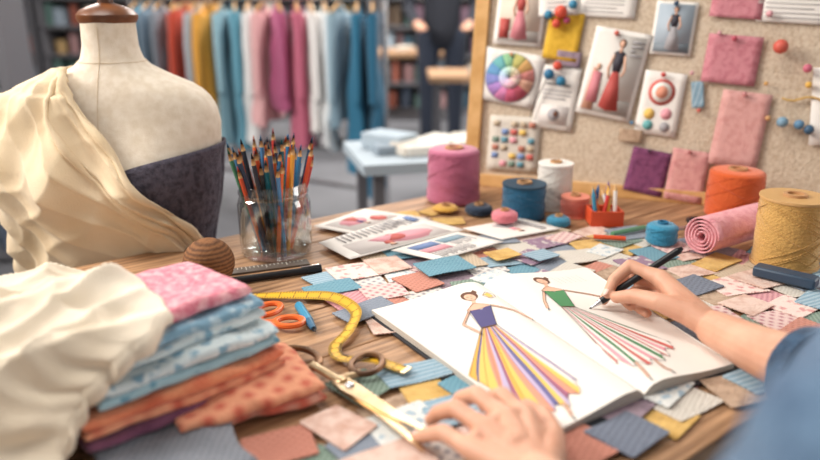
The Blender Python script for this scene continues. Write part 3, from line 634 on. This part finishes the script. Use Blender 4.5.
for s,r,rad,cc in((.565,.166,.010,'#7d9fb5'),(.593,.163,.009,'#5d87a8'),(.610,.155,.009,'#40607c'),(.541,.172,.005,'#c99a6a'),(.545,.301,.013,'#cf5f50'),(.594,.264,.008,'#c96a80'),(.467,.315,.005,'#b44a5c'),(.496,.214,.005,'#c98a8a'),
  (.130,.238,.011,'#2c6f96'),(.155,.225,.010,'#2f7ba0'),(.145,.255,.009,'#d8543f'),(.143,.36,.013,'#d8543f'),(.165,.375,.009,'#3c86a8'),(.118,.355,.009,'#3c86a8'),(.135,.338,.009,'#d8543f'),(.155,.345,.007,'#b54a70'),(.048,.276,.004,'#c98a5a'),(.349,.245,.005,'#c9504a'),(.358,.378,.005,'#38506a'),(.254,.322,.005,'#c95a4a'),(.339,.097,.004,'#5a3a50'),(.413,.10,.004,'#b06a6a'),(.60,.235,.006,'#e0b050'),(.52,.36,.006,'#d8a0a8'),(.44,.325,.004,'#d8a0a8'),(.40,.25,.004,'#d8a0a8'),(.42,.18,.004,'#c9675a'),(.53,.235,.004,'#d0a060'),(.30,.15,.004,'#5d87a8')):
    t.tube([bp(s,r,0),bp(s,r,rad+.002)],.0012,steel,n=6); t.ball(bp(s,r,rad+.004),rad,mat('pin_'+cc,cc,.45),n=16)
t.tube([bp(.56+.08*k/8,.21-.004*math.sin(k),.004) for k in range(9)],.002,MC['sw_mustard'],n=6)
t.tube([bp(.130,.238,.014),bp(.105,.18,.01),bp(.098,.15,.008)],.0011,dark,n=5); t.build('push_pins',pb)
# ---------------------------------------------------------------- PERSON
skin=mat('skin','#dba98e',.5,col2='#cd967b',scale=25,sss=.12,bump=.12,bscale=350)
nail=mat('nail','#f0c9bb',.25); denim=fab('denim','#5c7691','#445b77',kind='fleck',scale=130,bump=.8,bscale=300)
denim2=fab('denim_cuff','#34506c','#26384f',kind='fleck',scale=140,bump=.8,bscale=300)
pr=group('seated_woman',(.35,.22,-.75))
def hand(name,W,mcps,fingers,thumb,fore,nails):
    t=M()
    for p,r in mcps: t.limb([W,p],[.0155,r],skin)
    for (p,r),(q,r2) in zip(mcps[:-1],mcps[1:]): t.limb([p,q],[r*.92,r2*.92],skin)
    mid=sum((p for p,_ in mcps),V())/len(mcps); t.ball(W.lerp(mid,.55),.017,skin)
    for k,((p,r),F) in enumerate(zip(mcps,fingers)):
        q=.92 if k==3 else 1
        t.limb([p,p.lerp(F[0],.5)]+F,[r,.0080*q,.0083*q,.0072*q,.0061*q],skin)
    t.limb([W]+thumb,[.0155,.0155,.0110,.0094,.0074],skin)
    t.limb([thumb[0],mcps[0][0]],[.013,.009],skin); t.limb([thumb[0].lerp(thumb[1],.6),W.lerp(mcps[0][0],.6)],[.009,.012],skin)
    t.limb([W]+fore,[.0205,.025,.030,.034],skin,n=20)
    t.build(name,pr,remesh=.0013,sm=3)
    t=M()
    for tip,prev,dors in nails:
        tip=V(tip);prev=V(prev); d=(tip-prev).normalized(); s=d.cross(V(dors)).normalized(); u=s.cross(d).normalized(); R=Matrix((s,d,u)).transposed()
        t.ball(tip+u*.0046-d*.0005,(.0043,.006,.0018),nail,R=R,n=12)
    t.build(name+'_nails',pr)
W=V((.3375,.702,.034))
mc=[(V((.303,.787,.060)),.0112),(V((.313,.797,.047)),.0112),(V((.321,.787,.036)),.0108),(V((.324,.770,.027)),.0103)]
fi=[[V((.274,.813,.066)),V((.2525,.804,.051)),V((.2425,.7915,.0375))],[V((.278,.827,.047)),V((.254,.817,.033)),V((.243,.807,.022))],[V((.286,.815,.031)),V((.268,.80,.025)),V((.270,.785,.024))],[V((.297,.795,.025)),V((.281,.782,.022)),V((.285,.769,.022))]]
th=[V((.318,.726,.042)),V((.289,.745,.047)),V((.268,.767,.045)),V((.2515,.7845,.036))]
hand('right_hand',W,mc,fi,th,[V((.352,.64,.042)),V((.37,.585,.05)),V((.39,.53,.05))],[(fi[0][2],fi[0][1],(-.3,.2,1)),(th[3],th[2],(-.5,-.6,.6))])
t=M(); a=V((.222,.796,.0145));b=V((.333,.806,.092)); d=(b-a).normalized()
t.tube([a,a+d*.004],[.0004,.0012],black,n=8); t.tube([a+d*.004,a+d*.018],[.0012,.0038],steel,n=12); t.tube([a+d*.018,a+d*.02,a+d*.13],[.0038,.0044,.0044],black,n=14); t.tube([a+d*.13,b],[.0044,.002],black,n=14)
t.build('drawing_pen')
LW=V((.098,.443,.036))
lmc=[(V((.098,.518,.041)),.0110),(V((.081,.512,.044)),.0110),(V((.064,.501,.041)),.0106),(V((.050,.486,.033)),.0098)]
lf=[[V((.083,.552,.042)),V((.074,.570,.028)),V((.070,.580,.014))],[V((.060,.547,.046)),V((.047,.565,.031)),V((.042,.574,.016))],[V((.040,.532,.041)),V((.025,.547,.027)),V((.019,.555,.014))],[V((.028,.510,.032)),V((.014,.523,.021)),V((.007,.530,.013))]]
lt=[V((.110,.474,.034)),V((.120,.508,.031)),V((.118,.538,.029)),V((.107,.560,.0255))]
hand('left_hand',LW,lmc,lf,lt,[V((.112,.40,.042)),V((.125,.34,.05)),V((.13,.29,.06))],[(f[2],f[1],(-.5,.6,.7)) for f in lf]+[(lt[3],lt[2],(0,0,1))])
RS=V((.43,.40,.225));LS=V((.158,.1875,.225));CH=(RS+LS)/2
t=M()
t.limb([V((.377,.580,.046)),V((.39,.54,.05)),V((.42,.475,.05))],[.037,.042,.050],denim,n=20)
t.limb([V((.42,.475,.05)),RS],[.050,.054],denim,n=20)
t.limb([V((.114,.385,.044)),V((.14,.26,.06)),LS],[.036,.044,.050],denim,n=20)
t.limb([RS,LS],[.052,.050],denim)
sx=V((.8,.6,0)); ang=math.atan2(.6,.8); RT3=Matrix.Rotation(ang,3,'Z')
for k in range(9):
    f=k/8; c=CH.lerp(V((.40,.17,-.22)),f)+V((0,0,-.035*(1-f))); t.ball(c,(.155-.02*math.sin(f*3.1),.088+.02*f,.06),denim,R=RT3,n=24)
t.limb([CH+V((0,0,.02)),CH+V((.0,.01,.09))],[.06,.05],denim)
t.build('denim_shirt',pr,remesh=.005,sm=4,disp=(.05,.014))
t=M()
for c,d,r in((V((.371,.592,.046)),V((.019,-.05,.004)),.040),(V((.113,.393,.043)),V((.01,-.06,.006)),.037)):
    d.normalize(); R=d.to_track_quat('Z','Y').to_matrix()
    t.lathe([(r-.012,.004),(r-.006,-.004),(r+.001,-.003),(r+.005,.006),(r+.006,.016),(r+.001,.018),(r+.004,.024),(r+.004,.036),(r-.004,.040),(r-.012,.034)],c,denim2,n=32,R=R)
t.build('shirt_cuffs',pr,disp=(.03,.006))
jn=fab('trousers_dark','#2c3444'); t=M(); PV=V((.40,.17,-.26)); fw=V((-.6,.8,0))
for s in(-1,1):
    hip=PV+sx*.09*s; kn=hip+fw*.40+V((0,0,.02)); an=kn+V((.02,-.02,-.42))
    t.limb([PV,hip,kn,an],[.10,.095,.062,.042],jn)
t.build('trousers',pr,remesh=.008)
t=M()
for s in(-1,1):
    hip=PV+sx*.09*s; an=hip+fw*.40+V((.02,-.02,-.435)); t.limb([an+V((0,0,-.015)),an+fw*.16+V((0,0,-.03))],[.042,.035],black)
t.build('shoes',pr,remesh=.006)
H=CH+V((.005,.02,.25)); fdir=(V((-.35,.85,-.45))).normalized()
rx=fdir.cross(V((0,0,1))).normalized(); R=Matrix((rx,fdir,rx.cross(fdir))).transposed()
hp=lambda x,y,z: H+R@V((x,y,z))
t=M(); t.ball(hp(0,-.01,.02),(.072,.09,.085),skin,R=R,n=24); t.ball(hp(0,.03,-.04),(.052,.055,.06),skin,R=R,n=20)
t.limb([hp(0,.088,.01),hp(0,.105,-.018)],[.007,.012],skin); t.limb([hp(-.02,.078,-.05),hp(0,.086,-.05),hp(.02,.078,-.05)],[.004,.007,.004],skin)
lips=mat('lips','#b8605c',.5)
for s in(-1,1): t.ball(hp(.073*s,-.005,-.005),(.01,.018,.03),skin,R=R)
t.limb([hp(0,-.03,-.05),CH+V((0,.01,.05))],[.05,.052],skin); t.build('head',pr,remesh=.003)
t=M()
for s in(-1,1):
    t.ball(hp(.03*s,.074,.01),.0115,white); t.ball(hp(.03*s,.083,.008),.0055,brownp); t.tube([hp(.018*s,.084,.032),hp(.032*s,.082,.036),hp(.045*s,.072,.03)],.0028,brownp,n=6)
t.tube([hp(-.022,.083,-.05),hp(0,.093,-.05),hp(.022,.083,-.05)],[.002,.005,.002],lips,n=8)
t.build('face_details',pr)
hair=mat('hair_brown','#4a3023',.45,col2='#2f1d15',scale=60,stretch=(8,1,1),bump=.6,bscale=300)
t=M(); t.ball(hp(0,-.028,.035),(.083,.088,.085),hair,R=R,n=24); t.ball(hp(0,-.06,-.02),(.07,.05,.08),hair,R=R); t.ball(hp(0,-.12,.03),.038,hair)
t.build('hair',pr,remesh=.004)
t=M(); sc=V((.42,.14,0)); t.lathe([(0,-.40),(.17,-.40),(.175,-.385),(.17,-.365),(0,-.36)],sc,wood,n=32)
for k in range(4):
    a=k*1.571+.3; t.tube([sc+V((.12*math.cos(a),.12*math.sin(a),-.40)),sc+V((.18*math.cos(a),.18*math.sin(a),-.75))],.014,wood,n=10)
t.ring(sc+V((0,0,-.6)),.155,.155,.008,steel); t.build('stool')
# ---------------------------------------------------------------- ROOM
floorm=mat('floor_concrete','#7b7c81',.6,col2='#66676c',scale=1.5,bump=.1,bscale=8); wallm=mat('wall_paint','#a9a8a6',.9,col2='#9c9b9a',scale=2)
ceil=mat('ceiling_paint','#d0ceca',.95)
def slab(name,c,size,m): t=M(); t.box(c,size,m); return t.build(name)
slab('floor',(0,3,-.775),(12,12,.05),floorm); slab('wall_back',(0,8.05,.8),(12,.1,3.1),wallm); slab('wall_left',(-6.05,3,.8),(.1,12,3.1),wallm)
slab('ceiling',(0,3,2.4),(12,12,.1),ceil)
t=M()
for z,h in((-.35,.8),(2.1,.5)): t.box((4.05,3,z),(.1,12,h),wallm)
for y in(-2.6,.6,3.8,7.0,8.6): t.box((4.05,y,.95),(.1,.5,1.8),wallm)
t.build('wall_right')
for i,y in enumerate((-1.0,2.2,5.4)):
    t=M()
    for dy in(-1.3,0,1.3): t.box((4.05,y+dy,.95),(.06,.05,1.8),white)
    for z in(.07,.95,1.83): t.box((4.05,y,z),(.06,2.65,.05),white)
    t.build('window_%d'%(i+1))
slab('baseboard_back',(0,7.98,-.70),(12,.03,.1),white)
rc=[mat('bgc_%d'%i,c,.8) for i,c in enumerate(['#a5604f','#5a7686','#c0a070','#cfc8bd','#7a5f6e','#5f7d76','#b78f8f','#4e5868','#8d9aa6','#e0dcd4','#7c6a5a','#a9b7c2'])]
shm=mat('shelf_dark','#66656a',.6)
def shelf(name,x,y,w,h,d,rot=0,rows=8):
    g=group(name,(x,y,-.75)); Rr=Matrix.Rotation(rot,3,'Z'); P0=V((x,y,-.75)); t=M()
    for s in(-1,1): t.box(P0+Rr@V((s*w/2,0,h/2)),(.04,d,h),shm,rot=rot)
    for k in range(rows+1): t.box(P0+Rr@V((0,0,.03+(h-.06)*k/rows)),(w,d,.025),shm,rot=rot)
    t.build('frame',g); t=M(); rh=(h-.06)/rows
    for k in range(rows):
        xx=-w/2+.05
        while xx<w/2-.1:
            ww=random.uniform(.04,.12); hh=rh*random.uniform(.4,.85); m_=random.choice(rc); z0=.045+rh*k
            if random.random()<.5: t.box(P0+Rr@V((xx+ww/2,0,z0+hh/2)),(ww*.9,d*.8,hh),m_,rot=rot)
            else:
                rr=min(ww,hh)/2
                t.lathe([(rr*.9,0),(rr,.01),(rr,hh),(0,hh)],P0+Rr@V((xx+ww/2,-.05,z0)),m_,n=12)
            xx+=ww+random.uniform(0,.05)
    t.build('shelf_contents',g,smooth=30)
for i,x in enumerate((-4.6,-2.9,-1.2,.5,2.2)): shelf('storage_shelf',x,7.5,1.6,2.3,.4)
shelf('storage_shelf',-2.25,3.05,1.05,1.9,.35,rot=.2)
shelf('storage_shelf',-4.2,5.2,1.4,2.0,.4,rot=.5)
A=V((-1.62,4.25,.40));B=V((-.12,3.45,.40)); g=group('clothes_rack',V((-.9,3.85,-.75))); ax=(B-A).normalized(); pe=V((-ax.y,ax.x,0))
t=M(); t.tube([A-ax*.05,B+ax*.05],.014,steel,n=12)
for p in(A,B):
    t.tube([p,V((p.x,p.y,-.68))],.014,steel,n=12); t.tube([V((p.x,p.y,-.68))-pe*.25,V((p.x,p.y,-.68))+pe*.25],.014,steel,n=12)
    for s in(-1,1): t.ball(V((p.x,p.y,-.715))+pe*.25*s,.034,black)
t.tube([V((A.x,A.y,-.55)),V((B.x,B.y,-.55))],.012,steel,n=10); t.build('rail',g)
GC=['#5c8fa8','#7f95a8','#8f9aa6','#b8452f','#c24a35','#a8b0b8','#d79a3e','#8fb3c0','#5b93a8','#dcdcdc','#d9a7a8','#a8557a','#b9627a','#e6e2e0','#e2e6e8','#8fa9b8','#2f6f8e','#27617f']
L=(B-A).length; ng=len(GC); pe0=pe
for i,cc in enumerate(GC):
    tw_=math.radians(random.uniform(-42,-18)); pe=(pe0*math.cos(tw_)+ax*math.sin(tw_)).normalized(); nx_=V((pe.y,-pe.x,0))
    p=A+ax*(L*(i+.6+random.uniform(-.2,.2))/(ng+.3)); m_=fab('garment_'+str(i),cc,None,bump=0); t=M(); ln=random.uniform(.50,.74)+(.16 if i>=16 else 0); th_=random.uniform(.022,.038)
    def gf(u,v,p=p,ln=ln,th_=th_,i=i):
        a=u*2*math.pi; z=-.03-ln*v-.05*abs(math.sin(a))**1.5*(1-v); w=.03+.15*min(1,(v/.06)**.6)+.05*v; tk=th_*(.4+.6*min(1,v/.12))*(1+.5*math.sin(a*6+i)*min(1,v*2)+.4*v)
        return p+pe*(w*math.sin(a)*(1+.06*nz(a,v*3,i)))+nx_*(tk*math.cos(a)+.03*nz(v*3,i)+.012*math.sin(w*70*math.sin(a)+i)*v)+V((0,0,z+.015*math.sin(a*3+i)*v))
    t.grid(gf,48,18,m_)
    for s in(-1,1): t.tube([p+pe*.16*s+V((0,0,-.09)),p+pe*.20*s+V((0,0,-.25)),p+pe*.215*s+V((0,0,-.48))],[.034,.030,.024],m_,n=10,flat=.8)
    t.tube([p+V((0,0,.016)),p+V((0,0,-.04))],.003,steel,n=5); t.tube([p-pe*.17+V((0,0,-.07)),p+V((0,0,-.03)),p+pe*.17+V((0,0,-.07))],.006,pine,n=6)
    t.build('garment_%d'%(i+1),g,smooth=80)
def wtable(x,y,w,d,rot,topm,leg,stuff=6,name='cutting_table',top=0,hs=.035,pl=None):
    g=group(name,(x,y,-.75)); Rr=Matrix.Rotation(rot,3,'Z'); P0=V((x,y,top)); t=M(); t.box(P0+V((0,0,-.015)),(w,d,.03),topm,rot=rot)
    for a in(-1,1):
        for b in(-1,1): t.box(P0+Rr@V((a*(w/2-.05),b*(d/2-.05),-.03-(.72+top)/2)),(.03,.03,.72+top),leg,rot=rot)
    t.box(P0+V((0,0,-.5)),(w*.9,d*.8,.02),leg,rot=rot)
    t.build('table',g)
    if stuff:
        t=M(); pl=pl or [rc[8],rc[11],rc[3],rc[9],rc[3],rc[1]]
        for k in range(stuff):
            q=P0+Rr@V((random.uniform(-w/2+.1,w/2-.1),random.uniform(-d/2+.08,d/2-.08),0)); s=(random.uniform(.06,.16),random.uniform(.05,.12),random.uniform(.008,hs))
            t.box(q+V((0,0,s[2]/2+.001)),s,random.choice(pl),rot=random.uniform(0,3))
        t.build('materials',g,bevel=.004)
tw=mat('bgtable_pale','#a3b0ba',.6); tp=mat('bgtable_wood','#b08a68',.6)
wtable(.13,2.12,.62,.36,.25,tw,shm,16,top=-.05,hs=.05); wtable(.60,3.95,1.0,.5,.0,tp,shm,12,hs=.1); wtable(1.6,4.9,1.4,.6,0,tw,shm,8,hs=.15); wtable(-.5,5.7,1.8,.7,0,tp,shm,8,hs=.15); wtable(2.5,3.6,1.2,.7,0,tp,shm,6)
wtable(-2.1,2.15,.8,.45,.4,mat('bg_dark','#6a7078',.6),shm,8,top=-.1,hs=.1)
def worker(x,y,shirt):
    g=group('standing_worker',(x,y,-.75)); P0=V((x,y,-.75)); t=M(); sm=mat('w_'+shirt,shirt,.9)
    f=lambda a,b,c:P0+V((a,b,c))
    for s in(-1,1): t.limb([f(.09*s,0,.9),f(.1*s,.01,.48),f(.1*s,0,.08)],[.09,.062,.045],jn); t.limb([f(.1*s,0,.05),f(.1*s,-.14,.035)],[.045,.035],jn)
    t.build('trousers',g,remesh=.012); t=M()
    t.limb([f(0,0,.92),f(0,0,1.15),f(0,0,1.32)],[.13,.13,.14],sm); t.limb([f(-.17,0,1.36),f(.17,0,1.36)],[.06,.06],sm)
    for s in(-1,1): t.limb([f(.19*s,0,1.36),f(.23*s,.0,1.08),f(.18*s,-.18,.98)],[.055,.045,.036],sm)
    t.build('shirt',g,remesh=.012); t=M()
    t.limb([f(0,0,1.38),f(0,-.01,1.5)],[.05,.05],skin); t.ball(f(0,-.01,1.6),(.075,.09,.11),skin,n=20); t.limb([f(0,-.1,1.6),f(0,-.112,1.575)],[.008,.012],skin)
    for s in(-1,1):
        t.ball(f(.076*s,0,1.59),(.01,.02,.03),skin); t.limb([f(.18*s,-.18,.98),f(.15*s,-.25,.96)],[.03,.032],skin)
        for k in range(4): t.limb([f(.15*s+(k-1.5)*.017,-.25,.965),f(.14*s+(k-1.5)*.018,-.31,.95)],[.010,.008],skin)
    t.build('head_and_hands',g,remesh=.007); t=M(); t.ball(f(0,.015,1.635),(.085,.095,.10),hair,n=20); t.build('hair',g)
worker(.22,5.0,'#2c2f38'); worker(1.5,6.4,'#4c5b70')
# ---------------------------------------------------------------- lights
def area(name,loc,size,power,col=(1,1,1),rot=(0,0,0),sy=None):
    l=bpy.data.lights.new(name,'AREA'); l.energy=power; l.size=size; l.color=col
    if sy: l.shape='RECTANGLE'; l.size_y=sy
    o=bpy.data.objects.new(name,l); o.location=loc; o.rotation_euler=rot; bpy.context.collection.objects.link(o)
for i,(x,y) in enumerate(((-2.5,4.2),(0.5,4.2),(-1,6.4),(2.2,6.2),(-.8,.9))): area('ceiling_panel_light',(x,y,2.3),1.2,92 if y>2 else 30,(1,.96,.91),sy=.6)  # unseen panels added under the ceiling to light the closed room
area('window_daylight',(3.9,1.4,1.0),3.0,80,(1,.97,.93),rot=(0,math.radians(82),0),sy=1.6)  # daylight coming in at the right-hand windows
area('window_daylight',(-2.6,1.0,1.7),1.2,105,(1,.94,.87),rot=(0,math.radians(-58),0),sy=1.0)  # added warm lamp hung inside the room; the left wall has no window
w=bpy.data.worlds.new('W'); bpy.context.scene.world=w; w.use_nodes=True
w.node_tree.nodes['Background'].inputs[0].default_value=(1,.98,.96,1); w.node_tree.nodes['Background'].inputs[1].default_value=.66
# ---------------------------------------------------------------- camera
cd=bpy.data.cameras.new('camera'); cam=bpy.data.objects.new('camera',cd); bpy.context.collection.objects.link(cam)
cd.sensor_width=36; cd.lens=700/820*36; cam.location=(0,0,.38); cam.rotation_euler=(math.pi/2-math.atan(230/700),0,0); cd.clip_start=.02
cd.dof.use_dof=True; cd.dof.focus_distance=.93; cd.dof.aperture_fstop=2.2
bpy.context.scene.camera=cam
for o in bpy.context.scene.objects:
    if o.parent is None: o.location.z+=TABLE_H
bpy.context.scene.view_settings.view_transform='Standard'
